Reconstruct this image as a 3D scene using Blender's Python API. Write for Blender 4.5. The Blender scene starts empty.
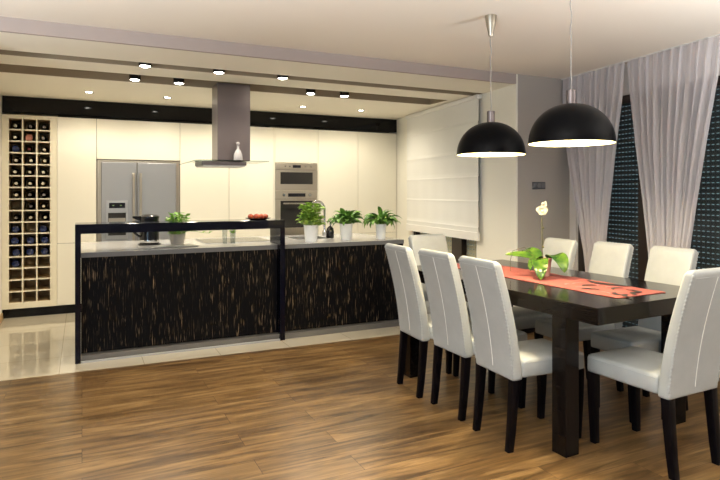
import bpy, bmesh, math, random
from mathutils import Vector, Matrix
random.seed(7)
PI = math.pi
SC = bpy.context.scene
COL = SC.collection

# ------------------------------------------------------------------ materials
def mat(name, color, rough=0.5, metal=0.0, spec=0.5, coat=0.0, **kw):
    m = bpy.data.materials.new(name); m.use_nodes = True
    b = m.node_tree.nodes['Principled BSDF']
    b.inputs['Base Color'].default_value = (*color, 1)
    b.inputs['Roughness'].default_value = rough
    b.inputs['Metallic'].default_value = metal
    b.inputs['Specular IOR Level'].default_value = spec
    b.inputs['Coat Weight'].default_value = coat
    b.inputs['Coat Roughness'].default_value = 0.05
    for k, v in kw.items():
        b.inputs[k.replace('_', ' ')].default_value = v
    return m

def nd(m, typ, **props):
    n = m.node_tree.nodes.new(typ)
    for k, v in props.items(): setattr(n, k, v)
    return n

def lk(m, a, b): m.node_tree.links.new(a, b)
def bsdf(m): return m.node_tree.nodes['Principled BSDF']

def coords(m, scale=(1, 1, 1), rot=(0, 0, 0), loc=(0, 0, 0)):
    tc = nd(m, 'ShaderNodeTexCoord'); mp = nd(m, 'ShaderNodeMapping')
    mp.inputs['Scale'].default_value = scale; mp.inputs['Rotation'].default_value = rot
    mp.inputs['Location'].default_value = loc
    lk(m, tc.outputs['Object'], mp.inputs['Vector'])
    return mp.outputs['Vector']

def noise(m, vec, scale=5, detail=4, rough=0.55, dist=0):
    n = nd(m, 'ShaderNodeTexNoise')
    n.inputs['Scale'].default_value = scale; n.inputs['Detail'].default_value = detail
    n.inputs['Roughness'].default_value = rough; n.inputs['Distortion'].default_value = dist
    lk(m, vec, n.inputs['Vector']); return n

def ramp(m, fac, stops):
    r = nd(m, 'ShaderNodeValToRGB'); e = r.color_ramp.elements
    while len(e) < len(stops): e.new(0.5)
    for el, (p, c) in zip(e, stops):
        el.position = p; el.color = (*c, 1)
    lk(m, fac, r.inputs['Fac']); return r

def bump(m, height, strength=0.1, dist=0.01):
    b = nd(m, 'ShaderNodeBump'); b.inputs['Strength'].default_value = strength
    b.inputs['Distance'].default_value = dist
    lk(m, height, b.inputs['Height']); lk(m, b.outputs['Normal'], bsdf(m).inputs['Normal'])

def mixrgb(m, mode, fac, a, b):
    n = nd(m, 'ShaderNodeMix', data_type='RGBA', blend_type=mode)
    if isinstance(fac, (int, float)): n.inputs[0].default_value = fac
    else: lk(m, fac, n.inputs[0])
    for sock, val in ((n.inputs[6], a), (n.inputs[7], b)):
        if isinstance(val, tuple): sock.default_value = (*val, 1)
        else: lk(m, val, sock)
    return n.outputs[2]

def plaster(name, col):
    m = mat(name, col, 0.85, spec=0.2)
    n = noise(m, coords(m), 60, 5); bump(m, n.outputs['Fac'], 0.06, 0.004); return m

M = {}
M['ceiling'] = plaster('ceiling_paint', (0.87, 0.795, 0.695))
M['soffit'] = plaster('soffit_paint', (0.88, 0.83, 0.73))
M['grey_wall'] = plaster('grey_wall_paint', (0.40, 0.365, 0.33))
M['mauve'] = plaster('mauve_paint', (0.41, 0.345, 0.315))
M['cream_wall'] = plaster('cream_wall_paint', (0.84, 0.81, 0.72))
M['window_wall'] = plaster('window_wall_paint', (0.66, 0.62, 0.58))
M['living_wall'] = plaster('living_wall_paint', (0.22, 0.22, 0.23))
M['cream_gloss'] = mat('cream_gloss_lacquer', (0.83, 0.79, 0.67), 0.14, spec=0.45)
M['rack_cream'] = mat('rack_lacquer', (0.80, 0.74, 0.58), 0.4)
M['rack_back'] = mat('rack_back_board', (0.62, 0.47, 0.27), 0.6)
M['black_gloss'] = mat('black_gloss_lacquer', (0.003, 0.003, 0.004), 0.06, spec=0.25)
M['bar_black'] = mat('bar_black_lacquer', (0.003, 0.003, 0.008), 0.10, spec=0.25)
M['dark_gap'] = mat('carcass_dark', (0.10, 0.09, 0.07), 0.7)
M['steel'] = mat('brushed_steel', (0.50, 0.50, 0.50), 0.34, 1.0)
_n = noise(M['steel'], coords(M['steel'], (1.5, 1.5, 120)), 6, 3); bump(M['steel'], _n.outputs['Fac'], 0.02, 0.002)
M['warm_steel'] = mat('warm_steel', (0.48, 0.43, 0.35), 0.34, 1.0)
M['fridge_front'] = mat('fridge_steel', (0.36, 0.365, 0.375), 0.42, 0.75)
_n = noise(M['fridge_front'], coords(M['fridge_front'], (60, 60, 1.2)), 6, 3); bump(M['fridge_front'], _n.outputs['Fac'], 0.02, 0.002)
M['hood_metal'] = mat('hood_dark_steel', (0.16, 0.135, 0.135), 0.32, 0.8)
M['chrome'] = mat('chrome', (0.62, 0.62, 0.62), 0.12, 1.0)
M['dark_glass'] = mat('dark_appliance_glass', (0.03, 0.028, 0.026), 0.06)
M['display'] = mat('display_panel', (0.012, 0.012, 0.016), 0.1)
M['display_light'] = mat('display_digits', (0.10, 0.16, 0.06), 0.5)
bsdf(M['display_light']).inputs['Emission Color'].default_value = (0.5, 0.9, 0.3, 1)
bsdf(M['display_light']).inputs['Emission Strength'].default_value = 0.12
M['worktop'] = mat('grey_stone_worktop', (0.45, 0.445, 0.44), 0.16)
_n = noise(M['worktop'], coords(M['worktop']), 180, 3)
lk(M['worktop'], ramp(M['worktop'], _n.outputs['Fac'], [(0.3, (0.40, 0.395, 0.39)), (0.7, (0.50, 0.495, 0.49))]).outputs['Color'], bsdf(M['worktop']).inputs['Base Color'])
M['edge_shade'] = mat('shaded_stone_edge', (0.13, 0.13, 0.135), 0.3, spec=0.3)  # darker copy of the worktop stone, shade put into the colour
M['recess_shade'] = plaster('recess_shade_brown', (0.34, 0.27, 0.18))  # soffit grooves: recess shade carried by the colour
M['plinth_rail'] = mat('pale_grey_rail', (0.36, 0.35, 0.34), 0.4)
M['plinth'] = mat('grey_plinth', (0.13, 0.12, 0.11), 0.35)
M['white_ceramic'] = mat('white_ceramic', (0.82, 0.82, 0.82), 0.25)
M['beige_ceramic'] = mat('grey_beige_ceramic', (0.45, 0.41, 0.36), 0.5)
M['soil'] = mat('soil', (0.03, 0.02, 0.012), 0.95)
M['black_plastic'] = mat('black_plastic', (0.008, 0.008, 0.010), 0.22)
M['dark_plate'] = mat('dark_plate', (0.02, 0.012, 0.014), 0.25)
M['red_fruit'] = mat('red_fruit_skin', (0.42, 0.055, 0.02), 0.3)
_n = noise(M['red_fruit'], coords(M['red_fruit']), 14, 3)
lk(M['red_fruit'], ramp(M['red_fruit'], _n.outputs['Fac'], [(0.35, (0.22, 0.02, 0.012)), (0.65, (0.55, 0.12, 0.035))]).outputs['Color'], bsdf(M['red_fruit']).inputs['Base Color'])
M['leg_black'] = mat('black_stained_wood', (0.003, 0.0022, 0.003), 0.34, spec=0.10)
M['frame_brown'] = mat('dark_brown_frame', (0.018, 0.009, 0.006), 0.4)
M['shutter'] = mat('dark_shutter_slat', (0.018, 0.026, 0.028), 0.45)
M['shutter_beige'] = mat('beige_shutter_slat', (0.62, 0.54, 0.34), 0.6)
M['shade_black'] = mat('lamp_black', (0.0015, 0.0015, 0.0022), 0.32, spec=0.06)
M['shade_inner'] = mat('lamp_inner', (0.82, 0.72, 0.36), 0.5)
M['cable'] = mat('clear_grey_cable', (0.30, 0.27, 0.25), 0.4)
M['switch'] = mat('switch_grey', (0.10, 0.10, 0.105), 0.3)
M['switch_key'] = mat('switch_key_grey', (0.17, 0.17, 0.175), 0.3)
M['beige_board'] = mat('beige_skirting', (0.45, 0.28, 0.12), 0.4)
M['blind'] = mat('blind_fabric', (0.80, 0.79, 0.75), 0.9, spec=0.1)
_w = noise(M['blind'], coords(M['blind'], (30, 30, 1.5)), 6, 4)
bump(M['blind'], _w.outputs['Fac'], 0.25, 0.006)
M['tassel'] = mat('white_trim', (0.82, 0.80, 0.76), 0.5)

def emis(name, col, s):
    m = mat(name, (0.8, 0.8, 0.8), 0.5); b = bsdf(m)
    b.inputs['Emission Color'].default_value = (*col, 1); b.inputs['Emission Strength'].default_value = s
    return m
M['bulb'] = emis('bulb_glow', (1, 0.86, 0.55), 30)
M['spot_glow'] = emis('spot_glow', (1, 0.95, 0.82), 45)

def leather():
    m = mat('cream_leather', (0.66, 0.655, 0.61), 0.40, spec=0.4)
    v = coords(m); n = noise(m, v, 220, 3); n2 = noise(m, v, 9, 3)
    lk(m, ramp(m, n2.outputs['Fac'], [(0.3, (0.335, 0.342, 0.332)), (0.7, (0.375, 0.382, 0.372))]).outputs['Color'], bsdf(m).inputs['Base Color'])
    bump(m, n.outputs['Fac'], 0.10, 0.003); return m
M['leather'] = leather()
M['thread'] = mat('pale_thread', (0.78, 0.77, 0.72), 0.6)

def wood_floor():
    m = mat('oak_plank_floor', (0.3, 0.17, 0.07), 0.3)
    tc = nd(m, 'ShaderNodeTexCoord')
    br = nd(m, 'ShaderNodeTexBrick'); br.offset = 0.37; br.offset_frequency = 2
    br.inputs['Scale'].default_value = 1.0
    br.inputs['Brick Width'].default_value = 1.25; br.inputs['Row Height'].default_value = 0.17
    br.inputs['Mortar Size'].default_value = 0.0016; br.inputs['Bias'].default_value = 0.0
    br.inputs['Color1'].default_value = (0.05, 0.05, 0.05, 1); br.inputs['Color2'].default_value = (0.95, 0.95, 0.95, 1)
    br.inputs['Mortar'].default_value = (0.5, 0.5, 0.5, 1)
    lk(m, tc.outputs['Object'], br.inputs['Vector'])
    # per-plank offset of the grain so that it breaks at the joints
    sep = nd(m, 'ShaderNodeSeparateColor'); lk(m, br.outputs['Color'], sep.inputs[0])
    comb = nd(m, 'ShaderNodeCombineXYZ')
    mul = nd(m, 'ShaderNodeMath', operation='MULTIPLY'); mul.inputs[1].default_value = 7.0
    lk(m, sep.outputs[0], mul.inputs[0]); lk(m, mul.outputs[0], comb.inputs[0]); lk(m, mul.outputs[0], comb.inputs[2])
    add = nd(m, 'ShaderNodeVectorMath', operation='ADD')
    lk(m, tc.outputs['Object'], add.inputs[0]); lk(m, comb.outputs[0], add.inputs[1])
    mp = nd(m, 'ShaderNodeMapping'); mp.inputs['Scale'].default_value = (0.9, 9, 1)
    lk(m, add.outputs[0], mp.inputs['Vector'])
    g = noise(m, mp.outputs['Vector'], 2.2, 9, 0.62, 0.6)
    mp2 = nd(m, 'ShaderNodeMapping'); mp2.inputs['Scale'].default_value = (2, 60, 1)
    lk(m, add.outputs[0], mp2.inputs['Vector'])
    fine = noise(m, mp2.outputs['Vector'], 3, 5, 0.6)
    base = ramp(m, g.outputs['Fac'], [(0.30, (0.050, 0.026, 0.010)), (0.45, (0.125, 0.069, 0.026)), (0.57, (0.215, 0.126, 0.048)), (0.73, (0.33, 0.208, 0.090))])
    c = mixrgb(m, 'MULTIPLY', 0.55, base.outputs['Color'], ramp(m, fine.outputs['Fac'], [(0.3, (0.55, 0.52, 0.5)), (0.65, (1.1, 1.1, 1.1))]).outputs['Color'])
    c = mixrgb(m, 'MULTIPLY', 0.30, c, ramp(m, sep.outputs[0], [(0.0, (0.65, 0.62, 0.6)), (1.0, (1.15, 1.12, 1.05))]).outputs['Color'])
    c = mixrgb(m, 'MIX', br.outputs['Fac'], c, (0.045, 0.02, 0.01))
    lk(m, c, bsdf(m).inputs['Base Color'])
    rr = nd(m, 'ShaderNodeMapRange'); rr.inputs['To Min'].default_value = 0.24; rr.inputs['To Max'].default_value = 0.36
    bsdf(m).inputs['Specular IOR Level'].default_value = 0.4
    lk(m, fine.outputs['Fac'], rr.inputs['Value']); lk(m, rr.outputs[0], bsdf(m).inputs['Roughness'])
    bump(m, g.outputs['Fac'], 0.05, 0.002)
    return m
M['floor'] = wood_floor()

def tiles():
    m = mat('cream_gloss_tiles', (0.7, 0.63, 0.5), 0.025, spec=1.0)
    tc = nd(m, 'ShaderNodeTexCoord'); br = nd(m, 'ShaderNodeTexBrick'); br.offset = 0
    mp = nd(m, 'ShaderNodeMapping'); mp.inputs['Location'].default_value = (0.155, 0.02, 0)
    lk(m, tc.outputs['Object'], mp.inputs['Vector'])
    br.inputs['Scale'].default_value = 1; br.inputs['Brick Width'].default_value = 0.6; br.inputs['Row Height'].default_value = 0.6
    br.inputs['Mortar Size'].default_value = 0.002
    br.inputs['Color1'].default_value = (0.52, 0.465, 0.36, 1); br.inputs['Color2'].default_value = (0.55, 0.49, 0.38, 1)
    br.inputs['Mortar'].default_value = (0.30, 0.24, 0.16, 1)
    lk(m, mp.outputs[0], br.inputs['Vector']); lk(m, br.outputs['Color'], bsdf(m).inputs['Base Color'])
    return m
M['tiles'] = tiles()

def zebrano():
    m = mat('dark_zebrano_veneer', (0.01, 0.008, 0.007), 0.45, spec=0.08)
    a = noise(m, coords(m, (62, 62, 5.0)), 1.6, 3, 0.5, 0.25)
    b = noise(m, coords(m, (14, 14, 1.4), loc=(3, 1, 2)), 1.5, 2)
    c = noise(m, coords(m, (120, 120, 9), loc=(7, 4, 2)), 1.6, 2)
    f = ramp(m, a.outputs['Fac'], [(0.56, (0, 0, 0)), (0.72, (1, 1, 1))])
    g = ramp(m, b.outputs['Fac'], [(0.38, (0.06, 0.06, 0.06)), (0.66, (1, 1, 1))])
    h = ramp(m, c.outputs['Fac'], [(0.35, (0.35, 0.35, 0.35)), (0.65, (1, 1, 1))])
    k = mixrgb(m, 'MULTIPLY', 1.0, f.outputs['Color'], g.outputs['Color'])
    k = mixrgb(m, 'MULTIPLY', 1.0, k, h.outputs['Color'])
    sp = nd(m, 'ShaderNodeSeparateColor'); lk(m, k, sp.inputs[0])
    col = mixrgb(m, 'MIX', sp.outputs[0], (0.0028, 0.0026, 0.0032), (0.40, 0.28, 0.17))
    lk(m, col, bsdf(m).inputs['Base Color']); return m
M['zebrano'] = zebrano()

def table_wood():
    m = mat('wenge_table', (0.010, 0.007, 0.006), 0.13, spec=0.16)
    n = noise(m, coords(m, (40, 2, 40)), 3, 5)
    lk(m, ramp(m, n.outputs['Fac'], [(0.3, (0.004, 0.003, 0.0025)), (0.7, (0.010, 0.0065, 0.005))]).outputs['Color'], bsdf(m).inputs['Base Color'])
    return m
M['table'] = table_wood()

def runner_mat():
    m = mat('coral_runner', (0.62, 0.13, 0.10), 0.8, spec=0.15)
    weave = noise(m, coords(m, (30, 160, 1)), 4, 3)
    col = ramp(m, weave.outputs['Fac'], [(0.3, (0.22, 0.056, 0.048)), (0.7, (0.29, 0.088, 0.074))])
    lk(m, col.outputs['Color'], bsdf(m).inputs['Base Color']); bump(m, weave.outputs['Fac'], 0.15, 0.002)
    return m
M['runner'] = runner_mat()
M['runner_pink'] = mat('pale_pink_thread', (0.36, 0.13, 0.12), 0.8)
M['runner_black'] = mat('black_embroidery', (0.006, 0.003, 0.004), 0.75)

def leafmat(name, a, b, rough=0.35, trans=0.25):
    m = mat(name, a, rough)
    n = noise(m, coords(m), 18, 3)
    r = ramp(m, n.outputs['Fac'], [(0.35, a), (0.65, b)]); lk(m, r.outputs['Color'], bsdf(m).inputs['Base Color'])
    t = nd(m, 'ShaderNodeBsdfTranslucent'); lk(m, r.outputs['Color'], t.inputs['Color'])
    mx = nd(m, 'ShaderNodeMixShader'); mx.inputs[0].default_value = trans
    out = m.node_tree.nodes['Material Output']
    lk(m, bsdf(m).outputs[0], mx.inputs[1]); lk(m, t.outputs[0], mx.inputs[2]); lk(m, mx.outputs[0], out.inputs['Surface'])
    return m
M['leaf_basil'] = leafmat('basil_leaf', (0.16, 0.36, 0.03), (0.45, 0.64, 0.10))
M['leaf_deep'] = leafmat('deep_leaf', (0.045, 0.17, 0.02), (0.24, 0.44, 0.08))
M['leaf_herb'] = leafmat('herb_leaf', (0.15, 0.36, 0.035), (0.40, 0.62, 0.12))
M['leaf_orchid'] = leafmat('orchid_leaf', (0.016, 0.055, 0.006), (0.075, 0.135, 0.012), 0.16, 0.05)
M['petal'] = leafmat('cream_petal', (0.52, 0.47, 0.36), (0.62, 0.57, 0.44), 0.5, 0.3)
M['stem'] = mat('green_brown_stem', (0.06, 0.055, 0.02), 0.5)
M['orchid_pot'] = mat('rose_grey_pot', (0.52, 0.30, 0.26), 0.25)

def glassmat(name, col=(1, 1, 1), refl=0.08, rough=0.02):
    m = bpy.data.materials.new(name); m.use_nodes = True; nt = m.node_tree
    nt.nodes.remove(nt.nodes['Principled BSDF'])
    t = nd(m, 'ShaderNodeBsdfTransparent'); t.inputs['Color'].default_value = (*col, 1)
    g = nd(m, 'ShaderNodeBsdfGlossy'); g.inputs['Roughness'].default_value = rough
    f = nd(m, 'ShaderNodeFresnel'); f.inputs['IOR'].default_value = 1.5
    mx = nd(m, 'ShaderNodeMixShader')
    ge = nd(m, 'ShaderNodeNewGeometry'); ng = nd(m, 'ShaderNodeMath', operation='SUBTRACT'); ng.inputs[0].default_value = 1
    lk(m, ge.outputs['Backfacing'], ng.inputs[1])
    fm = nd(m, 'ShaderNodeMath', operation='MULTIPLY'); lk(m, f.outputs[0], fm.inputs[0]); lk(m, ng.outputs[0], fm.inputs[1])
    lk(m, fm.outputs[0], mx.inputs[0]); lk(m, t.outputs[0], mx.inputs[1]); lk(m, g.outputs[0], mx.inputs[2])
    lk(m, mx.outputs[0], nt.nodes['Material Output'].inputs['Surface'])
    return m
M['pane'] = glassmat('window_glass', (0.95, 0.97, 0.97))
M['hood_glass'] = glassmat('hood_glass', (0.70, 0.78, 0.75))
M['clear_glass'] = glassmat('clear_glass', (0.86, 0.88, 0.88))

def sheer():
    m = bpy.data.materials.new('sheer_voile'); m.use_nodes = True; nt = m.node_tree
    nt.nodes.remove(nt.nodes['Principled BSDF'])
    d = nd(m, 'ShaderNodeBsdfDiffuse'); d.inputs['Color'].default_value = (0.88, 0.83, 0.84, 1)
    tl = nd(m, 'ShaderNodeBsdfTranslucent'); tl.inputs['Color'].default_value = (0.88, 0.83, 0.84, 1)
    tr = nd(m, 'ShaderNodeBsdfTransparent')
    a = nd(m, 'ShaderNodeMixShader'); a.inputs[0].default_value = 0.35
    lk(m, d.outputs[0], a.inputs[1]); lk(m, tl.outputs[0], a.inputs[2])
    b = nd(m, 'ShaderNodeMixShader')
    lw = nd(m, 'ShaderNodeLayerWeight'); lw.inputs['Blend'].default_value = 0.35
    mr = nd(m, 'ShaderNodeMapRange'); mr.inputs['To Min'].default_value = 0.66; mr.inputs['To Max'].default_value = 0.97
    lk(m, lw.outputs['Facing'], mr.inputs['Value']); lk(m, mr.outputs[0], b.inputs[0])
    lk(m, tr.outputs[0], b.inputs[1]); lk(m, a.outputs[0], b.inputs[2])
    lk(m, b.outputs[0], nt.nodes['Material Output'].inputs['Surface'])
    return m
M['sheer'] = sheer()
M['cut_glass'] = mat('cut_glass', (0.62, 0.60, 0.62), 0.12, spec=0.6)
bsdf(M['cut_glass']).inputs['Transmission Weight'].default_value = 0.35
M['sheer_head'] = mat('curtain_heading_tape', (0.78, 0.69, 0.64), 0.9, spec=0.1)

# bottle materials
M['bottle_dark'] = mat('dark_bottle_glass', (0.008, 0.009, 0.008), 0.12)
M['bottle_blue'] = mat('blue_bottle_base', (0.010, 0.022, 0.10), 0.2)
CAPS = {'w': ('cream', mat('cap_cream', (0.75, 0.70, 0.58), 0.4)), 'g': ('grey', mat('cap_grey', (0.22, 0.20, 0.19), 0.4)),
        'r': ('dark red', mat('cap_red', (0.13, 0.02, 0.02), 0.4)), 'p': ('pink', mat('cap_pink', (0.42, 0.16, 0.11), 0.5))}

# ------------------------------------------------------------------ geometry helpers
class MB:
    def __init__(self): self.bm = bmesh.new()
    def box(self, x0, x1, y0, y1, z0, z1, bev=0.0, seg=2, mtx=None):
        vs = [self.bm.verts.new(p) for p in ((x0,y0,z0),(x1,y0,z0),(x1,y1,z0),(x0,y1,z0),(x0,y0,z1),(x1,y0,z1),(x1,y1,z1),(x0,y1,z1))]
        fs = [self.bm.faces.new([vs[i] for i in q]) for q in ((3,2,1,0),(4,5,6,7),(0,1,5,4),(1,2,6,5),(2,3,7,6),(3,0,4,7))]
        if mtx is not None: bmesh.ops.transform(self.bm, matrix=mtx, verts=vs)
        if bev > 0:
            es = list({e for f in fs for e in f.edges})
            bmesh.ops.bevel(self.bm, geom=es, offset=bev, segments=seg, affect='EDGES', profile=0.5)
        return self
    def rings(self, rings, cap0=True, cap1=True, closed=True):
        R = [[self.bm.verts.new(p) for p in r] for r in rings]
        n = len(R[0])
        for a, b in zip(R, R[1:]):
            for i in range(n if closed else n - 1):
                j = (i + 1) % n
                self.bm.faces.new((a[i], a[j], b[j], b[i]))
        if closed and cap0: self.bm.faces.new(list(reversed(R[0])))
        if closed and cap1: self.bm.faces.new(R[-1])
        return self
    def lathe(self, prof, n=32, o=(0, 0, 0), axis='z', cap0=True, cap1=True):
        rings = []
        for r, h in prof:
            ring = []
            for i in range(n):
                a = 2 * PI * i / n; c, s = r * math.cos(a), r * math.sin(a)
                p = (c, s, h) if axis == 'z' else ((c, -h, s) if axis == '-y' else (h, c, s))
                ring.append(Vector(p) + Vector(o))
            rings.append(ring)
        return self.rings(rings, cap0, cap1)
    def tube(self, pts, rad, n=8, cap=True):
        pts = [Vector(p) for p in pts]; rings = []
        up = Vector((0, 0, 1)); prev = None
        for i, p in enumerate(pts):
            t = (pts[min(i+1, len(pts)-1)] - pts[max(i-1, 0)]).normalized()
            if prev is None:
                a = up if abs(t.dot(up)) < 0.95 else Vector((1, 0, 0))
                u = t.cross(a).normalized()
            else:
                u = (prev - t * prev.dot(t)).normalized()
            prev = u; v = t.cross(u)
            r = rad[i] if isinstance(rad, (list, tuple)) else rad
            rings.append([p + (u*math.cos(2*PI*k/n) + v*math.sin(2*PI*k/n)) * r for k in range(n)])
        return self.rings(rings, cap, cap)
    def grid(self, P):
        V = [[self.bm.verts.new(p) for p in row] for row in P]
        for a, b in zip(V, V[1:]):
            for i in range(len(a) - 1): self.bm.faces.new((a[i], a[i+1], b[i+1], b[i]))
        return self
    def sphere(self, c, r, sx=1, sy=1, sz=1, n=2):
        m = Matrix.Translation(c) @ Matrix.Diagonal((sx, sy, sz, 1))
        bmesh.ops.create_icosphere(self.bm, subdivisions=n, radius=r, matrix=m); return self
    def leaf(self, base, direction, length, width, droop=0.5, roll=0.0, n=6, cup=0.25, tip=1.0, thick=0.0012):
        d = Vector(direction).normalized(); up = Vector((0, 0, 1))
        side = d.cross(up)
        side = Vector((1, 0, 0)) if side.length < 0.05 else side.normalized()
        side = (Matrix.Rotation(roll, 3, d) @ side).normalized()
        p = Vector(base); rows = []
        for i in range(n + 1):
            t = i / n
            w = width * 0.5 * (math.sin(PI * min(1, t ** 0.75 * 0.97 + 0.03)) ** tip) + 0.0006
            nrm = side.cross(d).normalized()
            rows.append([p - side*w + nrm*w*cup, p - side*w*0.5 + nrm*w*cup*0.35, p.copy(), p + side*w*0.5 + nrm*w*cup*0.35, p + side*w + nrm*w*cup])
            p = p + d * (length / n)
            ax = side; d = (Matrix.Rotation(-droop / n, 3, ax) @ d).normalized()
        top = [[q + Vector((0, 0, thick)) for q in r] for r in rows]
        ring = [list(reversed(r)) + [q for q in t] for r, t in zip(rows, top)]
        return self.rings(ring)
    def build(self, name, m, parent=None, smooth=None, loc=None):
        bmesh.ops.recalc_face_normals(self.bm, faces=self.bm.faces)
        me = bpy.data.meshes.new(name); self.bm.to_mesh(me); self.bm.free()
        mm = M[m] if isinstance(m, str) else m
        me.materials.append(mm)
        if smooth is not None:
            for p in me.polygons: p.use_smooth = True
            me.set_sharp_from_angle(angle=math.radians(smooth))
        o = bpy.data.objects.new(name, me); COL.objects.link(o)
        if parent: o.parent = parent
        if loc: o.location = loc
        return o

def tag(o, label, cat, group=None):
    o['label'] = label; o['category'] = cat
    if group: o['group'] = group
    return o
def thing(name, label, cat, loc=(0, 0, 0), rz=0.0, group=None):
    o = bpy.data.objects.new(name, None); COL.objects.link(o); o.empty_display_size = 0.1
    o.location = loc; o.rotation_euler = (0, 0, rz)
    return tag(o, label, cat, group)
def struct(o):
    o['kind'] = 'structure'; return o
def dup(root, loc, rz=None, label=None, scale=None):
    r = root.copy(); COL.objects.link(r); r.location = loc
    if rz is not None: r.rotation_euler = (0, 0, rz)
    if label: r['label'] = label
    if scale: r.scale = scale
    for ch in list(root.children):
        c = ch.copy(); COL.objects.link(c); c.parent = r
        for g in list(ch.children):
            d = g.copy(); COL.objects.link(d); d.parent = c
    return r
def rrect(cx, cy, w, d, z, r, n=5):
    pts = []
    for sx, sy, a0 in ((1, 1, 0), (-1, 1, PI/2), (-1, -1, PI), (1, -1, 3*PI/2)):
        for k in range(n + 1):
            a = a0 + (PI/2) * k / n
            pts.append((cx + sx*(w/2 - r) + r*math.cos(a), cy + sy*(d/2 - r) + r*math.sin(a), z))
    return pts

# ------------------------------------------------------------------ room layout (metres)
YB = 7.247          # front plane of the tall kitchen units
YG = 4.35           # plane of the grey wall and of the soffit's front face
ZK, ZL = 2.394, 2.487
Y0 = -2.3           # wall behind the camera
XL, XKL = -2.8, -0.775
def kx(y): return 3.74 + 0.1103 * (y - 4.35)          # kitchen's right wall, slightly flared
C0 = Vector((4.33, 4.41, 0)); CD = Vector((-0.1265, -0.992, 0)); CN = Vector((0.992, -0.1265, 0))
def cw(s, off=0.0, z=0.0):
    p = C0 + CD * s + CN * off; return Vector((p.x, p.y, z))

def prism(name, poly, z0, z1, m):
    b = MB(); b.rings([[(x, y, z0) for x, y in poly], [(x, y, z1) for x, y in poly]])
    return struct(b.build(name, m))

# floors
E0, E1 = 4.885, 4.812
wall_c = cw(-0.15, 0.13); wall_e = cw(6.9, 0.13)
prism('floor', [(XL, Y0), (wall_e.x, Y0), (wall_c.x + 0.05, YG + 0.1), (3.74, YG + 0.1), (3.80, E1), (XKL - 0.02, E0), (XKL - 0.02, YG + 0.05), (XL, YG + 0.05)], -0.1, 0.0, 'floor')
prism('floor.001', [(XKL - 0.02, E0), (3.80, E1), (4.16, 7.95), (XKL - 0.02, 7.95)], -0.1, 0.0, 'tiles')
# ceilings
prism('ceiling', [(XL, Y0), (wall_e.x + 0.1, Y0), (wall_c.x + 0.1, YG + 0.12), (XL, YG + 0.12)], ZL, ZL + 0.1, 'ceiling')
b = MB()
for y0, y1 in ((YG + 0.03, 4.925), (5.10, 5.46), (5.85, 7.95)): b.box(XKL - 0.05, 4.25, y0, y1, ZK, ZL + 0.1)
for y0, y1, xe in ((4.925, 5.10, 3.795), (5.46, 5.85, 3.72)): b.box(xe, 4.25, y0, y1, ZK, ZL + 0.05)
struct(b.build('ceiling.001', 'soffit'))
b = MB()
for y0, y1, xe in ((4.925, 5.10, 3.795), (5.46, 5.85, 3.72)):       # lining of the two grooves, shade put into its brown
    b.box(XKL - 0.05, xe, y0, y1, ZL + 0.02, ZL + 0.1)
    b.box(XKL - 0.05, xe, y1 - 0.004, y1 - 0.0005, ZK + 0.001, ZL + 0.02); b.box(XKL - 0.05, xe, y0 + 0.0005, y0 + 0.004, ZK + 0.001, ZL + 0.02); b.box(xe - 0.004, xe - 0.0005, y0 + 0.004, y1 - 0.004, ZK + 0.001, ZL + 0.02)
struct(b.build('ceiling.002', 'recess_shade'))
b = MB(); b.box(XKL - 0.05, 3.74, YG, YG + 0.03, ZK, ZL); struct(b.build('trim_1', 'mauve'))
# walls
b = MB(); b.box(3.759, wall_c.x + 0.06, YG, YG + 0.12, 0, ZL); struct(b.build('wall_dining', 'grey_wall'))
b = MB(); b.box(XL, XKL, YG, YG + 0.12, 0, ZL); struct(b.build('wall_living', 'living_wall'))
# right kitchen wall with window opening between y = 5.08 and 6.72
b = MB()
def kwall(b, y0, y1, z0, z1, t=0.14):
    b.rings([[(kx(y0), y0, z0), (kx(y0) + t, y0, z0), (kx(y1) + t, y1, z0), (kx(y1), y1, z0)], [(kx(y0), y0, z1), (kx(y0) + t, y0, z1), (kx(y1) + t, y1, z1), (kx(y1), y1, z1)]])
kwall(b, YG, YG + 0.13, 0, ZL, 0.018); kwall(b, YG + 0.121, 5.08, 0, ZL); kwall(b, 6.72, 7.95, 0, ZL); kwall(b, 5.08, 6.72, 0, 0.12); kwall(b, 5.08, 6.72, 2.32, ZL)
struct(b.build('wall_right', 'cream_wall'))
b = MB(); b.box(XKL - 0.12, XKL, YG, 7.95, 0, ZL); struct(b.build('wall_left', 'cream_wall'))
b = MB(); b.box(XKL - 0.12, 4.3, 7.9, 8.0, 0, ZL); struct(b.build('wall_back', 'cream_wall'))
b = MB(); b.box(XL - 0.1, XL, Y0, YG + 0.12, 0, ZL); b.box(XL - 0.1, wall_e.x + 0.3, Y0 - 0.1, Y0, 0, ZL); struct(b.build('wall_rear', 'living_wall'))
# window wall: solid pieces around the two glazed openings
b = MB()
def wseg(b, s0, s1, z0, z1, o0=0.10, o1=0.32):
    q = [cw(s0, o0), cw(s0, o1), cw(s1, o1), cw(s1, o0)]
    b.rings([[(p.x, p.y, z0) for p in q], [(p.x, p.y, z1) for p in q]])
WZ0, WZ1 = 0.05, 2.22
wseg(b, -0.15, 0.14, 0, ZL); wseg(b, 0.14, 2.95, WZ1, ZL); wseg(b, 0.14, 2.95, 0, WZ0); wseg(b, 2.95, 6.9, 0, ZL)
struct(b.build('wall_window', 'window_wall'))
b = MB(); b.box(XKL, XKL + 0.015, 4.9, YB - 0.02, 0, 0.07); struct(b.build('baseboard_left', 'beige_board'))
b = MB(); b.box(XKL + 0.001, 4.05, YB + 0.03, YB + 0.05, 0, 0.095); struct(b.build('baseboard_kitchen', 'black_gloss'))
b = MB(); b.box(3.76, 4.30, YG - 0.014, YG, 0, 0.08); struct(b.build('baseboard_dining', 'leg_black'))

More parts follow.
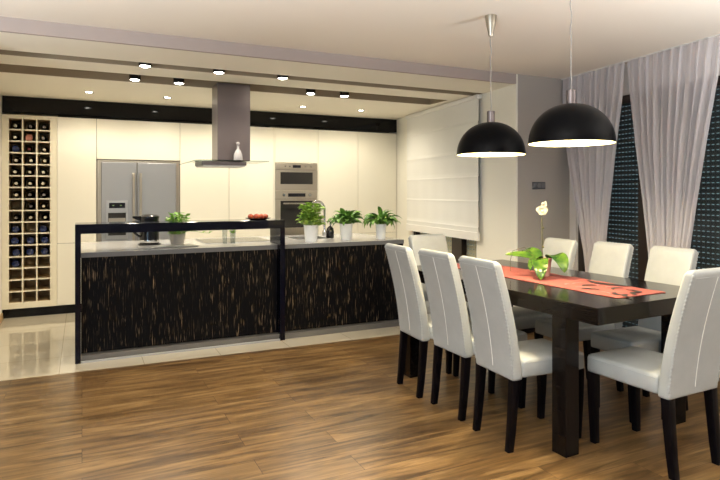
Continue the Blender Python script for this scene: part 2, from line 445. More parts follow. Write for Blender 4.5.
# windows with perforated roller shutters
def shutter(s0, s1, off, z0, z1, pitch=0.042, gap=0.008, tick=0.015, slot=0.027, P=None):
    b = MB(); z = z0
    P = P or cw
    def seg(a, c, za, zb, o0, o1):
        q = [P(a, o0), P(a, o1), P(c, o1), P(c, o0)]
        b.rings([[(p.x, p.y, za) for p in q], [(p.x, p.y, zb) for p in q]])
    while z < z1:
        seg(s0, s1, z, min(z + pitch - gap, z1), off, off + 0.012)
        if z + pitch < z1:
            s = s0; k = 0
            s += (slot + tick) * 0.5 * k
            seg(s0, s0 + 0.01, z + pitch - gap, z + pitch, off + 0.003, off + 0.009)
            while s < s1:
                seg(s, min(s + tick, s1), z + pitch - gap - 0.0005, z + pitch + 0.0005, off + 0.003, off + 0.009)
                s += slot + tick
        z += pitch
    return b
def window(idx, s0, s1, splits):
    fr = MB()
    wseg(fr, s0, s0 + 0.075, WZ0, WZ1, 0.13, 0.20); wseg(fr, s1 - 0.075, s1, WZ0, WZ1, 0.13, 0.20)
    wseg(fr, s0, s1, WZ1 - 0.07, WZ1, 0.131, 0.199); wseg(fr, s0, s1, WZ0, WZ0 + 0.08, 0.131, 0.199)
    for s in splits: wseg(fr, s - 0.05, s + 0.05, WZ0 + 0.05, WZ1 - 0.05, 0.132, 0.198)
    w = struct(fr.build('window_%d' % idx, 'frame_brown'))
    g = MB(); wseg(g, s0 + 0.05, s1 - 0.05, WZ0 + 0.06, WZ1 - 0.06, 0.160, 0.164); g.build('pane', 'pane', w)
    shutter(s0 + 0.01, s1 - 0.01, 0.25, WZ0, WZ1).build('roller_shutter', 'shutter', w)
window(1, 0.14, 0.989, [])
window(2, 0.990, 2.95, [2.0])
# kitchen window behind the roman blind
def kp(y, off): return Vector((kx(y) + off, y, 0))
b = MB()
def kbox(b, y0, y1, z0, z1, o0, o1):
    q = [kp(y0, o0), kp(y0, o1), kp(y1, o1), kp(y1, o0)]
    b.rings([[(p.x, p.y, z0) for p in q], [(p.x, p.y, z1) for p in q]])
kbox(b, 5.08, 5.12, 0.12, 2.32, 0.02, 0.09); kbox(b, 6.66, 6.72, 0.12, 2.32, 0.02, 0.09); kbox(b, 5.43, 5.66, 0.12, 2.32, 0.019, 0.091)
kbox(b, 5.10, 6.7, 0.12, 0.20, 0.021, 0.089); kbox(b, 5.10, 6.7, 2.25, 2.32, 0.021, 0.089)
w3 = struct(b.build('window_3', 'frame_brown'))
b = MB(); kbox(b, 5.11, 6.68, 0.17, 2.28, 0.05, 0.053); b.build('pane', 'pane', w3)
shutter(5.09, 6.71, 0.11, 0.12, 2.31, pitch=0.05, gap=0.014, tick=0.03, slot=0.03, P=kp).build('roller_shutter', 'shutter_beige', w3)

# ------------------------------------------------------------------ kitchen: tall units
def cabinet(label, x0, x1, doors, depth=0.55, z0=0.10, z1=2.195):
    """doors: list of (za, zb)"""
    t = thing('tall_cabinet', label, 'cabinet', ((x0+x1)/2, YB, 0), 0, 'cream tall kitchen cabinets')
    w = (x1 - x0) / 2
    MB().box(-w + 0.001, w - 0.001, 0.021, depth, z0, z1).build('body', 'dark_gap', t)
    for za, zb in doors:
        MB().box(-w + 0.002, w - 0.002, 0, 0.020, za + 0.002, zb - 0.002, 0.0015, 1).build('door', 'cream_gloss', t)
    return t
HD = 0.788
cabinet('cream tall cabinet between the wine rack and the refrigerator', -0.25, 0.149, [(0.10, HD), (HD, 2.195)])
cabinet('cream wall cabinet directly above the refrigerator', 0.149, 1.066, [(1.735, 2.195)], z0=1.735)
cabinet('cream tall cabinet just right of the refrigerator', 1.066, 1.657, [(0.10, HD), (HD, 2.195)])
cabinet('cream tall cabinet behind the hood, just left of the ovens', 1.657, 2.24, [(0.10, HD), (HD, 2.195)])
cabinet('cream tall cabinet immediately right of the ovens', 2.853, 3.443, [(0.10, HD), (HD, 2.195)])
cabinet('cream tall cabinet at the right end, next to the roman blind wall', 3.443, 4.054, [(0.10, HD), (HD, 2.195)])
# oven tower
t = thing('oven_housing', 'cream oven cabinet tower around the microwave and oven', 'cabinet', (2.5465, YB, 0), 0, 'cream tall kitchen cabinets')
w = 0.3055
b = MB(); b.box(-w, -w + 0.015, 0.0, 0.55, 0.1, 2.195); b.box(w - 0.015, w, 0.0, 0.55, 0.1, 2.195); b.box(-w + 0.015, w - 0.015, 0.53, 0.55, 0.1, 2.195)
b.box(-w + 0.015, w - 0.015, 0.02, 0.53, 0.74, 0.765); b.box(-w + 0.015, w - 0.015, 0.02, 0.53, 1.742, 1.76); b.build('body', 'cream_gloss', t)
MB().box(-w + 0.016, w - 0.016, 0, 0.02, 1.745, 2.193, 0.0015, 1).build('door', 'cream_gloss', t)
MB().box(-w + 0.016, w - 0.016, 0, 0.02, 0.10, 0.755, 0.0015, 1).build('drawer', 'cream_gloss', t)
# fascia strip above
tag(MB().box(XKL + 0.005, 4.054, YB - 0.004, YB + 0.3, 2.212, ZK - 0.002, 0.002, 1).build('fascia_panel', 'black_gloss'), 'long glossy black panel between cabinet tops and ceiling', 'panel')

# wine rack
RX0, RX1, RZ0, RZ1 = -0.716, -0.312, 0.158, 2.160
t = thing('wine_rack', 'tall cream built-in wine rack with a grid of pigeonholes', 'wine rack', (-0.5125, YB, 0))
ox = -0.5125
b = MB()
b.box(XKL + 0.003 - ox, RX0 - 0.006 - ox, 0, 0.42, 0.1, 2.195); b.box(RX1 + 0.006 - ox, -0.2505 - ox, 0, 0.42, 0.1, 2.195)
b.box(RX0 - 0.006 - ox, RX1 + 0.006 - ox, 0, 0.42, 0.1, RZ0 - 0.006); b.box(RX0 - 0.006 - ox, RX1 + 0.006 - ox, 0, 0.42, RZ1 + 0.006, 2.195)
b.build('frame', 'rack_cream', t)
MB().box(RX0 - 0.006 - ox, RX1 + 0.006 - ox, 0.36, 0.42, RZ0 - 0.006, RZ1 + 0.006).build('back_panel', 'rack_back', t)
CW, CH = (RX1 - RX0) / 3, (RZ1 - RZ0) / 16
for part, m, ya, yb, hw in (('grid', 'rack_cream', 0.004, 0.022, 0.0065), ('divider', 'rack_back', 0.0225, 0.35, 0.005)):
    b = MB()
    for i in range(4):
        x = RX0 + i * CW - ox
        for r in range(16): b.box(x - hw, x + hw, ya, yb, RZ0 + r*CH + hw, RZ0 + (r+1)*CH - hw)
    for r in range(17):
        z = RZ0 + r * CH; b.box(RX0 - 0.006 - ox, RX1 + 0.006 - ox, ya, yb, z - hw, z + hw)
    b.build(part, m, t)
# bottles
def bottle_neck(cap):
    t = thing('wine_bottle', 'x', 'bottle', (0, 0, 0), 0, 'wine bottles in the rack')
    MB().lathe([(0.002, -0.29), (0.034, -0.288), (0.037, -0.28), (0.037, -0.12), (0.034, -0.10), (0.017, -0.075), (0.0145, -0.06), (0.0145, -0.02), (0.002, -0.019)], 16, (0, 0, 0.0375), '-y').build('glass', 'bottle_dark', t, 40)
    MB().lathe([(0.0150, -0.062), (0.0155, -0.06), (0.0155, -0.003), (0.013, 0.0), (0.001, 0.0)], 14, (0, 0, 0.0375), '-y').build('capsule', CAPS[cap][1], t, 40)
    return t
def bottle_base(m):
    t = thing('wine_bottle', 'x', 'bottle', (0, 0, 0), 0, 'wine bottles in the rack')
    MB().lathe([(0.012, -0.29), (0.0145, -0.23), (0.017, -0.21), (0.036, -0.18), (0.0375, -0.16), (0.0375, -0.012)], 18, (0, 0, 0.0375), '-y').build('glass', 'bottle_dark', t, 40)
    MB().lathe([(0.0375, -0.012), (0.036, -0.003), (0.031, 0), (0.025, -0.002), (0.014, -0.006), (0.002, -0.007)], 18, (0, 0, 0.0375), '-y').build('base', m, t, 40)
    return t
protos = {}
ROWS = ['wgg', 'wPg', 'Brw', 'www', 'www', 'www', 'wgg', '.gw', 'gww', 'B.B', 'BBB', 'BBB', 'B..']
RN = ['top', 'second', 'third', 'fourth', 'fifth', 'sixth', 'seventh', 'eighth', 'ninth', 'tenth', 'eleventh', 'twelfth', 'thirteenth']
CNm = ['left', 'middle', 'right']
for r, row in enumerate(ROWS):
    for c, k in enumerate(row):
        if k == '.': continue
        jit = random.uniform(-0.011, 0.011)
        loc = (RX0 + (c + 0.5)*CW + jit, YB + random.uniform(0.036, 0.060), RZ1 - (r + 1)*CH + 0.0072)
        what = 'dark wine bottle, blue-tinted base outward' if k == 'B' else 'wine bottle, reddish pink base outward' if k == 'P' else 'dark wine bottle with %s capsule' % CAPS[k][0]
        lab = '%s, %s row from rack top, %s column' % (what, RN[r], CNm[c])
        if k not in protos:
            p = bottle_base('bottle_blue' if k == 'B' else CAPS['p'][1]) if k in 'BP' else bottle_neck(k)
            p.location = loc; p['label'] = lab; protos[k] = p
        else: dup(protos[k], loc, label=lab)

# refrigerator
t = thing('refrigerator', 'stainless steel double-door refrigerator with ice and water dispenser', 'refrigerator', (0.609, YB, 0))
b = MB(); b.box(-0.452, 0.452, 0.03, 0.6, 0.09, 1.728); b.box(-0.452, -0.415, -0.002, 0.03, 0.09, 1.728, 0.002); b.box(0.413, 0.452, -0.002, 0.03, 0.09, 1.728, 0.002); b.box(-0.4148, 0.4128, -0.002, 0.03, 1.708, 1.728)
b.build('cabinet_frame', 'warm_steel', t)
ld = MB().box(-0.412, -0.034, -0.018, 0.028, 0.10, 1.704, 0.006).build('door', 'fridge_front', t)
rd = MB().box(-0.026, 0.410, -0.018, 0.028, 0.10, 1.704, 0.006).build('door', 'fridge_front', t)
for d, x in ((ld, -0.068), (rd, 0.008)):
    h = MB(); h.box(x - 0.014, x + 0.014, -0.062, -0.040, 0.30, 1.58, 0.006)
    for z in (0.36, 1.52): h.box(x - 0.009, x + 0.009, -0.042, -0.0185, z - 0.02, z + 0.02)
    h.build('handle', 'warm_steel', d)
p = MB(); px = -0.245
p.box(px - 0.115, px + 0.115, -0.026, -0.0182, 1.12, 1.26, 0.002); p.box(px - 0.115, px - 0.095, -0.026, -0.0182, 0.86, 1.12); p.box(px + 0.095, px + 0.115, -0.026, -0.0182, 0.86, 1.12); p.box(px - 0.115, px + 0.115, -0.026, -0.0182, 0.82, 0.86)
dsp = p.build('water_dispenser', 'steel', ld)
MB().box(px - 0.085, px + 0.085, -0.029, -0.0262, 1.175, 1.235, 0.002).build('display', 'display', t)
MB().box(px - 0.050, px - 0.030, -0.0302, -0.0292, 1.20, 1.21).build('indicator', 'display_light', t)
MB().box(px + 0.030, px + 0.050, -0.0302, -0.0292, 1.20, 1.21).build('indicator', 'display_light', t)
MB().box(px - 0.0945, px + 0.0945, -0.0195, -0.0184, 0.861, 1.119).build('dispenser_recess', 'dark_glass', ld)
MB().box(px - 0.09, px + 0.09, -0.024, -0.0198, 0.98, 1.06).build('dispenser_lever', 'warm_steel', ld)

# microwave and oven
def appliance(name, label, cat, z0, z1, is_oven):
    t = thing(name, label, cat, (2.5465, YB, z0))
    h = z1 - z0; w = 0.289
    MB().box(-w + 0.01, w - 0.01, 0.022, 0.45, 0.002, h - 0.006).build('body', 'dark_gap', t)
    ph = 0.105 if is_oven else 0.085
    MB().box(-w, w, -0.012, 0.02, h - ph, h, 0.004).build('control_panel', 'warm_steel', t)
    MB().box(-0.055 if not is_oven else -0.12, 0.055 if not is_oven else 0.12, -0.0145, -0.0122, h - ph*0.72, h - ph*0.30, 0.001).build('display', 'display', t)
    ks = ((-0.16, -0.10, 0.12, 0.20) if not is_oven else (-0.18, 0.18))
    for x in ks:
        r = 0.010 if not is_oven else 0.020
        MB().lathe([(r, 0.0), (r, 0.014), (r*0.85, 0.018), (0.001, 0.018)], 16, (x, -0.0122, h - ph*0.5), '-y').build('knob', 'chrome', t, 40)
    zt = h - ph - 0.004
    d = MB(); gw = w - 0.065; gb, gt = (0.085, zt - 0.03) if not is_oven else (0.125, zt - 0.02)
    for a in ((-w, -gw, 0.0, zt), (gw, w, 0.0, zt), (-gw, gw, 0.0, gb), (-gw, gw, gt, zt)): d.box(a[0], a[1], -0.014, 0.02, a[2], a[3])
    do = d.build('door', 'warm_steel', t)
    MB().box(-gw + 0.0005, gw - 0.0005, -0.010, 0.016, gb + 0.0005, gt - 0.0005).build('door_glass', 'dark_glass', do)
    if is_oven:
        hd = MB(); hd.tube([(-0.20, -0.05, zt - 0.055), (0.20, -0.05, zt - 0.055)], 0.011, 12)
        for x in (-0.17, 0.17): hd.tube([(x, -0.0142, zt - 0.055), (x, -0.045, zt - 0.055)], 0.007, 8)
        hd.build('handle', 'chrome', do, 50)
    return t
appliance('microwave_oven', 'built-in stainless microwave with dark window, above the oven', 'microwave', 1.378, 1.738, False)
appliance('oven', 'built-in stainless oven with bar handle and two knobs, under the microwave', 'oven', 0.768, 1.374, True)

# ------------------------------------------------------------------ island, bar, hood
IX0, IX1, IY0, IY1 = -0.0065, 2.985, 5.20, 6.25
t = thing('kitchen_island', 'long kitchen island with dark zebra-veneer front and grey worktop', 'kitchen island', (0, IY0, 0))
b = MB(); b.box(IX0, IX1 - 0.03, 0, 0.02, 0.055, 0.828); b.build('front_panel', 'zebrano', t)
b = MB(); b.box(IX0, IX1 - 0.032, 0.022, 0.99, 0.06, 0.60); b.box(IX0, 0.9, 0.022, 0.99, 0.60, 0.828); b.box(0.9, IX1 - 0.032, 0.022, 0.30, 0.60, 0.828); b.build('carcass', 'dark_gap', t)
b = MB(); b.box(IX1 - 0.03, IX1, -0.006, 1.05, 0.0, 0.8285, 0.001); b.build('end_panel', 'bar_black', t)
SX0, SX1, SY0, SY1 = 1.98, 2.36, 0.42, 0.80       # sink cut-out in the worktop
wt = MB(); za, zb = 0.829, 0.870
wt.box(IX0 - 0.008, SX0, -0.008, 1.06, za, zb); wt.box(SX1, IX1 + 0.004, -0.008, 1.06, za, zb)
wt.box(SX0, SX1, -0.008, SY0, za, zb); wt.box(SX0, SX1, SY1, 1.06, za, zb)
wt.build('worktop', 'worktop', t)
MB().box(IX0 - 0.008, IX1 + 0.004, -0.0105, -0.0082, za, zb - 0.002).build('worktop_edge_shade', 'edge_shade', t)  # thin strip added to give the worktop front its shaded tone
b = MB(); b.box(IX0, IX1 - 0.032, -0.065, 0.9, 0.0, 0.05); b.build('plinth', 'plinth', t)
s = MB()
s.box(SX0 + 0.001, SX0 + 0.012, SY0 + 0.001, SY1 - 0.001, 0.68, 0.874); s.box(SX1 - 0.012, SX1 - 0.001, SY0 + 0.001, SY1 - 0.001, 0.68, 0.874)
s.box(SX0 + 0.012, SX1 - 0.012, SY0 + 0.001, SY0 + 0.012, 0.68, 0.874); s.box(SX0 + 0.012, SX1 - 0.012, SY1 - 0.012, SY1 - 0.001, 0.68, 0.874); s.box(SX0 + 0.012, SX1 - 0.012, SY0 + 0.012, SY1 - 0.012, 0.68, 0.69)
s.build('sink', 'steel', t)

t = thing('breakfast_bar', 'glossy black bar frame standing in front of the kitchen island', 'bar counter', (0.8155, 5.1, 0))
bx = 0.8655
MB().box(-bx, bx, 0, 0.32, 1.027, 1.103, 0.002, 1).build('bar_top', 'bar_black', t)
for sx in (-1, 1):
    x0, x1 = (-bx, -bx + 0.042) if sx < 0 else (bx - 0.046, bx)
    b = MB(); b.box(x0, x1, 0.0, 0.032, 0, 0.06); b.box(x0, x1, 0.0, 0.0985, 0.06, 0.826); b.box(x0, x1, 0.0, 0.086, 0.826, 0.874); b.box(x0, x1, 0.0, 0.32, 0.874, 1.026)
    b.build('side_panel', 'bar_black', t)
MB().box(-bx + 0.043, bx - 0.047, 0.0, 0.022, 0.001, 0.014).build('bottom_rail', 'plinth_rail', t)

# hood
t = thing('cooker_hood', 'island cooker hood with dark steel chimney and glass canopy', 'cooker hood', (1.3, 5.65, 0))
MB().box(-0.146, 0.168, -0.13, 0.13, 1.660, ZK + 0.001, 0.003).build('chimney', 'hood_metal', t)
g = MB()
P = []
for i in range(21):
    x = -0.445 + 0.77 * i / 20; e = max(0, (-0.36 - x) / 0.085) if x < -0.36 else 0
    zz = 1.650 - 0.028 * e
    P.append((x, zz))
rings = [[(x, -0.24, z), (x, 0.24, z), (x, 0.24, z + 0.008), (x, -0.24, z + 0.008)] for x, z in P]
g.rings(rings); g.build('glass_canopy', 'hood_glass', t)
b = MB(); b.box(-0.30, 0.117, -0.19, 0.19, 1.612, 1.648, 0.003); hb = b.build('motor_box', 'hood_metal', t)
MB().box(-0.29, 0.107, -0.18, 0.18, 1.600, 1.6115).build('filter_panel', 'steel', t)
for x in (-0.2, 0.02): MB().lathe([(0.001, 1.595), (0.03, 1.595), (0.03, 1.5995)], 20, (x, 0, 0)).build('lamp', 'white_ceramic', t)

# clear bottle standing on the hood's glass
t = thing('glass_decanter', 'small clear glass bottle standing on the hood canopy by the chimney', 'decanter', (1.335, 5.46, 1.6592))
t.scale = (1.2, 1.2, 1.15)
MB().lathe([(0.002, 0.001), (0.034, 0.001), (0.036, 0.006), (0.034, 0.05), (0.024, 0.075), (0.010, 0.095), (0.009, 0.115), (0.013, 0.118), (0.013, 0.122), (0.001, 0.122)], 20).build('bottle', 'cut_glass', t, 40)
MB().sphere((0, 0, 0.139), 0.015).build('stopper', 'cut_glass', t, 60)

# ------------------------------------------------------------------ things on island and bar
ZT = 0.8708
# kettle
t = thing('kettle', 'black jug kettle with steel band, on the island left of the herb pot', 'kettle', (0.565, 5.70, ZT))
t.scale = (1.28, 1.28, 1.06)
MB().lathe([(0.002, 0), (0.078, 0), (0.08, 0.012), (0.002, 0.014)], 28).build('base', 'black_plastic', t, 40)
MB().lathe([(0.066, 0.016), (0.069, 0.02), (0.068, 0.045), (0.066, 0.046)], 28).build('steel_band', 'chrome', t, 40)
b = MB(); b.lathe([(0.067, 0.047), (0.067, 0.10), (0.064, 0.17), (0.066, 0.225), (0.068, 0.235)], 28); b.build('body', 'black_plastic', t, 40)
b = MB(); b.lathe([(0.069, 0.236), (0.069, 0.25), (0.05, 0.262), (0.02, 0.268), (0.002, 0.268)], 28); b.build('lid', 'black_plastic', t, 40)
b = MB(); b.rings([[(-0.060, -0.02, 0.205), (-0.060, 0.02, 0.205), (-0.060, 0.025, 0.252), (-0.060, -0.025, 0.252)], [(-0.115, -0.008, 0.235), (-0.115, 0.008, 0.235), (-0.115, 0.010, 0.252), (-0.115, -0.010, 0.252)]])
b.build('spout', 'black_plastic', t)
MB().tube([(-0.066, -0.02, 0.20), (-0.10, -0.03, 0.19), (-0.122, -0.036, 0.165), (-0.118, -0.035, 0.13), (-0.10, -0.03, 0.105), (-0.08, -0.024, 0.085), (-0.066, -0.02, 0.075)], 0.009, 8).build('handle', 'black_plastic', t, 60)

# tray
t = tag(MB().box(-0.25, 0.25, -0.10, 0.10, 0, 0.008, 0.003).build('tray', 'steel', None, None, (0.70, 5.44, ZT)), 'thin flat steel tray lying on the island below the kettle and herb pot', 'tray')

# induction hob
t = thing('induction_hob', 'flat glass hob set in the island under the hood', 'hob', (1.38, 5.84, ZT))
MB().box(-0.33, 0.33, -0.27, 0.27, 0.0, 0.004, 0.001, 1).build('frame', 'steel', t)
MB().box(-0.322, 0.322, -0.262, 0.262, 0.0042, 0.006).build('glass_plate', 'dark_glass', t)
for x, y, r in ((-0.17, -0.12, 0.09), (0.17, -0.12, 0.075), (-0.17, 0.13, 0.075), (0.17, 0.13, 0.09)):
    b = MB(); n = 40
    b.rings([[(x + rr*math.cos(2*PI*i/n), y + rr*math.sin(2*PI*i/n), 0.0064) for i in range(n)] for rr in (r - 0.003, r)], False, False); b.build('cooking_zone', 'dark_gap', t)

def pot(t, rt, rb, h, m='white_ceramic'):
    MB().lathe([(0.002, 0), (rb, 0), (rb + 0.002, 0.004), (rt, h - 0.004), (rt, h), (rt - 0.006, h), (rt - 0.008, h - 0.02)], 32, cap1=False).build('pot', m, t, 40)
    MB().lathe([(rt - 0.008, h - 0.03), (rt - 0.0085, h - 0.016), (0.002, h - 0.012)], 24).build('soil', 'soil', t, 40)

def bush(t, h0, rx, top, n, ll, lw, m, seed, droop=0.8, stems=True, shape=1.0):
    rnd = random.Random(seed); b = MB(); st = MB()
    for i in range(n):
        a = rnd.uniform(0, 2*PI); k = rnd.random() ** 0.6
        r = rx * k * 0.62; z = h0 + (top - h0) * rnd.uniform(0.05, 0.86) * (1 - 0.35 * k * shape)
        bp = Vector((r*math.cos(a), r*math.sin(a), z))
        d = Vector((math.cos(a + rnd.uniform(-.6, .6)), math.sin(a + rnd.uniform(-.6, .6)), rnd.uniform(0.15, 0.9)))
        L = ll * rnd.uniform(0.7, 1.15)
        b.leaf(bp, d, L, lw * rnd.uniform(0.8, 1.15), droop * rnd.uniform(0.6, 1.4), rnd.uniform(-.5, .5), n=5)
        if stems: st.tube([(rnd.uniform(-.015, .015), rnd.uniform(-.015, .015), h0 - 0.03), (r*0.6*math.cos(a), r*0.6*math.sin(a), h0 + (z - h0)*0.6), bp], 0.0016, 5)
    b.build('foliage', m, t, 60)
    if stems: st.build('stems', M['leaf_herb'], t, 60)

GP = 'potted herbs along the island'
t = thing('potted_herb', 'small herb in a grey-beige pot beside the kettle, trailing a sprig', 'plant', (0.80, 5.60, ZT), 0, GP)
pot(t, 0.072, 0.056, 0.10, 'beige_ceramic')
bush(t, 0.09, 0.14, 0.345, 170, 0.05, 0.036, 'leaf_herb', 3, 0.6, True, 0.55)
b = MB(); s = MB(); pts = [(0.03, 0, 0.10), (0.09, -0.01, 0.125), (0.16, -0.02, 0.12), (0.23, -0.02, 0.105), (0.29, -0.02, 0.10)]
s.tube(pts, 0.002, 5)
for k, p in enumerate(pts[1:]):
    for q in (-1, 1): b.leaf(p, (0.6, q*0.7, 0.5), 0.045, 0.024, 0.5)
b.build('trailing_leaves', 'leaf_herb', t, 60); s.build('trailing_stem', 'leaf_herb', t, 60)

t = thing('potted_basil', 'bright green basil in a white pot in front of the tap', 'plant', (2.035, 5.36, ZT), 0, GP)
pot(t, 0.074, 0.055, 0.165)
bush(t, 0.15, 0.165, 0.43, 200, 0.065, 0.048, 'leaf_basil', 11, 0.8, True, 0.6)

def arching(t, h0, n, L, W, m, seed, lo=0.55, droop=(0.6, 1.6)):
    rnd = random.Random(seed); b = MB(); st = MB()
    for i in range(n):
        a = 2*PI*i*0.381966 + rnd.uniform(-.3, .3); el = rnd.uniform(lo, 1.4)
        d0 = Vector((math.cos(a)*math.cos(el), math.sin(a)*math.cos(el), math.sin(el)))
        sl = rnd.uniform(0.02, 0.10)
        base = Vector((0.022*math.cos(a), 0.022*math.sin(a), h0 - 0.02)); e = base + d0*sl
        st.tube([base, base + d0*sl*0.5 + Vector((0, 0, .004)), e], 0.002, 5)
        b.leaf(e, d0, L*rnd.uniform(0.65, 1.1), W*rnd.uniform(0.8, 1.15), rnd.uniform(*droop), rnd.uniform(-.6, .6), n=8, cup=0.3, tip=0.75)
    b.build('foliage', m, t, 60); st.build('stems', m, t, 60)
t = thing('potted_lily', 'bushy dark green plant in a white pot, middle of the right-hand pots', 'plant', (2.44, 5.42, ZT), 0, GP)
pot(t, 0.066, 0.052, 0.165); arching(t, 0.165, 64, 0.135, 0.056, 'leaf_deep', 5, 0.45, (0.9, 2.4))
t = thing('potted_lily', 'arching leafy plant in a narrow white pot at the island right end', 'plant', (2.82, 5.38, ZT), 0, GP)
pot(t, 0.056, 0.044, 0.155); arching(t, 0.155, 56, 0.175, 0.054, 'leaf_deep', 19, 0.55, (1.2, 2.9))

# glasses with sprig
t = thing('drinking_glass', 'slim clear empty glass on the island behind the bar', 'glass', (1.21, 5.46, ZT))
MB().lathe([(0.002, 0.001), (0.020, 0.001), (0.026, 0.15), (0.0245, 0.15), (0.019, 0.008), (0.002, 0.008)], 20).build('tumbler', 'clear_glass', t, 40)
t = thing('herb_glass', 'clear glass holding a green herb sprig, on the island behind the bar', 'vase', (1.285, 5.46, ZT))
MB().lathe([(0.002, 0.001), (0.022, 0.001), (0.028, 0.13), (0.0265, 0.13), (0.021, 0.008), (0.002, 0.008)], 20).build('vase', 'clear_glass', t, 40)
b = MB(); rnd = random.Random(4)
for i in range(16):
    a = rnd.uniform(0, 2*PI); b.leaf((0.008*math.cos(a), 0.008*math.sin(a), 0.09 + rnd.uniform(0, .07)), (math.cos(a), math.sin(a), 1.0), 0.04, 0.02, 0.5)
b.build('sprig_leaves', 'leaf_herb', t, 60)
MB().tube([(0.004, 0, 0.012), (0.0, 0.002, 0.16)], 0.002, 5).build('sprig_stem', 'stem', t, 60)

# tap
t = thing('kitchen_tap', 'tall chrome gooseneck tap rising behind the basil pot', 'tap', (2.47, 6.08, ZT))
pts = [(0, 0, 0.0), (0, 0, 0.10), (0, 0, 0.20), (0, 0, 0.28)]
for k in range(1, 13):
    a = PI * k / 12; pts.append((-0.095 + 0.095*math.cos(a), -0.02*(1 - math.cos(a)), 0.28 + 0.105*math.sin(a)))
pts.append((-0.19, -0.04, 0.24))
MB().lathe([(0.026, 0), (0.026, 0.05), (0.018, 0.056), (0.002, 0.056)], 20).build('base', 'chrome', t, 40)
MB().tube(pts, 0.015, 12).build('spout', 'chrome', t, 60)
MB().tube([(0.02, -0.02, 0.03), (0.05, -0.05, 0.06), (0.055, -0.055, 0.13)], 0.008, 8).build('lever', 'chrome', t, 60)

# soap bottle
t = thing('soap_bottle', 'squat black pump bottle on the island between the white pots', 'bottle', (2.375, 5.69, ZT))
MB().lathe([(0.002, 0), (0.036, 0), (0.042, 0.01), (0.043, 0.07), (0.036, 0.105), (0.016, 0.125), (0.012, 0.13), (0.002, 0.13)], 24).build('bottle', 'black_plastic', t, 40)
MB().tube([(0, 0, 0.128), (0, 0, 0.172), (-0.01, -0.005, 0.178), (-0.045, -0.015, 0.174)], 0.006, 8).build('pump', 'black_plastic', t, 50)
# plate and fruit on the bar
ZBar = 1.103
t = tag(MB().lathe([(0.002, 0), (0.07, 0), (0.075, 0.003), (0.115, 0.013), (0.118, 0.017), (0.11, 0.015), (0.07, 0.007), (0.002, 0.006)], 40).build('plate', 'dark_plate', None, 40, (1.475, 5.27, ZBar)), 'dark round plate with red fruit on the black bar top', 'plate')
fr = [(-0.07, 0.0, 0), (-0.028, -0.035, 0), (0.02, -0.04, 0), (0.066, -0.012, 0), (0.0, 0.03, 0)]
fl = ['leftmost red fruit on the dark plate on the bar', 'second red fruit from the left at the plate front edge', 'third red fruit from the left at the plate front edge', 'rightmost red fruit on the dark plate on the bar', 'red fruit at the back middle of the dark plate']
def fruit(label, loc):
    t = thing('red_fruit', label, 'fruit', loc, 0, 'red fruit on the plate')
    R = 0.026; pr = [(0.001, -R*0.72)] + [(R*math.sin(PI*k/12)*1.06, -R*math.cos(PI*k/12)*0.92) for k in range(2, 12)] + [(0.004, R*0.80), (0.001, R*0.74)]
    MB().lathe(pr, 18, (0, 0, R*0.85)).build('flesh', 'red_fruit', t, 60)
    MB().tube([(0, 0, R*1.58), (0.003, 0, R*1.9)], 0.0014, 5).build('stalk', 'stem', t)
    return t
f0 = None
for (x, y, z), l in zip(fr, fl):
    loc = (1.475 + x, 5.27 + y, ZBar + 0.0085)
    if f0 is None: f0 = fruit(l, loc)
    else: dup(f0, loc, random.uniform(0, 6), l)

# ------------------------------------------------------------------ lamps of the kitchen
def light(name, typ, loc, energy, color, **kw):
    d = bpy.data.lights.new(name, typ); d.energy = energy; d.color = color
    for k, v in kw.items(): setattr(d, k, v)
    o = bpy.data.objects.new(name, d); COL.objects.link(o); o.location = loc
    return o
WARM = (1.0, 0.89, 0.70)
ds = [0.065, 0.843, 1.626, 2.41, 3.192]
nm = ['leftmost recessed ceiling downlight, above the wine rack side', 'second recessed downlight from the left, above the refrigerator', None, 'recessed downlight just right of the chimney, above the ovens', 'rightmost recessed downlight, near the roman blind']
d0 = None
for x, l in zip(ds, nm):
    if l:
        if d0 is None:
            d0 = thing('recessed_downlight', l, 'ceiling light', (x, 6.63, ZK), 0, 'recessed downlights before the tall cabinets')
            MB().lathe([(0.030, -0.002), (0.047, -0.006), (0.048, -0.0005), (0.030, -0.0005)], 28, cap0=False, cap1=False).build('ring', 'chrome', d0, 40)
            MB().lathe([(0.001, -0.001), (0.030, -0.0015), (0.030, -0.0005)], 24).build('lens', 'spot_glow', d0)
        else: dup(d0, (x, 6.63, ZK), label=l)
    light('downlight_beam', 'SPOT', (x, 6.63, ZK - 0.02), 31.5, WARM, spot_size=2.8, spot_blend=0.6, shadow_soft_size=0.04)
def can(label, loc, group):
    t = thing('spotlight', label, 'ceiling light', loc, 0, group)
    b = MB(); b.lathe([(0.050, 0.0), (0.050, -0.125), (0.044, -0.125), (0.044, -0.105)], 28, cap0=True, cap1=False); b.build('housing', 'black_plastic', t, 40)
    MB().lathe([(0.001, -0.134), (0.022, -0.131), (0.036, -0.125), (0.0435, -0.117), (0.0435, -0.106), (0.001, -0.106)], 24).build('lens', 'spot_glow', t)
    return t
ZR = ZL + 0.02
c0 = can('leftmost ceiling spot in the front groove nearest the dining area', (0.463, 5.01, ZR), 'spots in the front ceiling groove')
s1 = [(0.463, None), (1.06, 'middle ceiling spot in the front groove, before the hood chimney'), (1.629, 'rightmost ceiling spot in the front groove nearest the dining area')]
for x, l in s1:
    if l: dup(c0, (x, 5.01, ZR), label=l)
s2 = [(0.437, 'black can spot in the wide rear groove, first from the left'), (0.822, 'black can spot in the wide rear groove, just left of the chimney'), (2.147, 'black can spot in the wide rear groove, just right of the chimney'), (2.532, 'black can spot in the wide rear groove, rightmost')]
for x, l in s2:
    q = dup(c0, (x, 5.665, ZR), label=l); q['group'] = 'can spots in the rear ceiling groove'
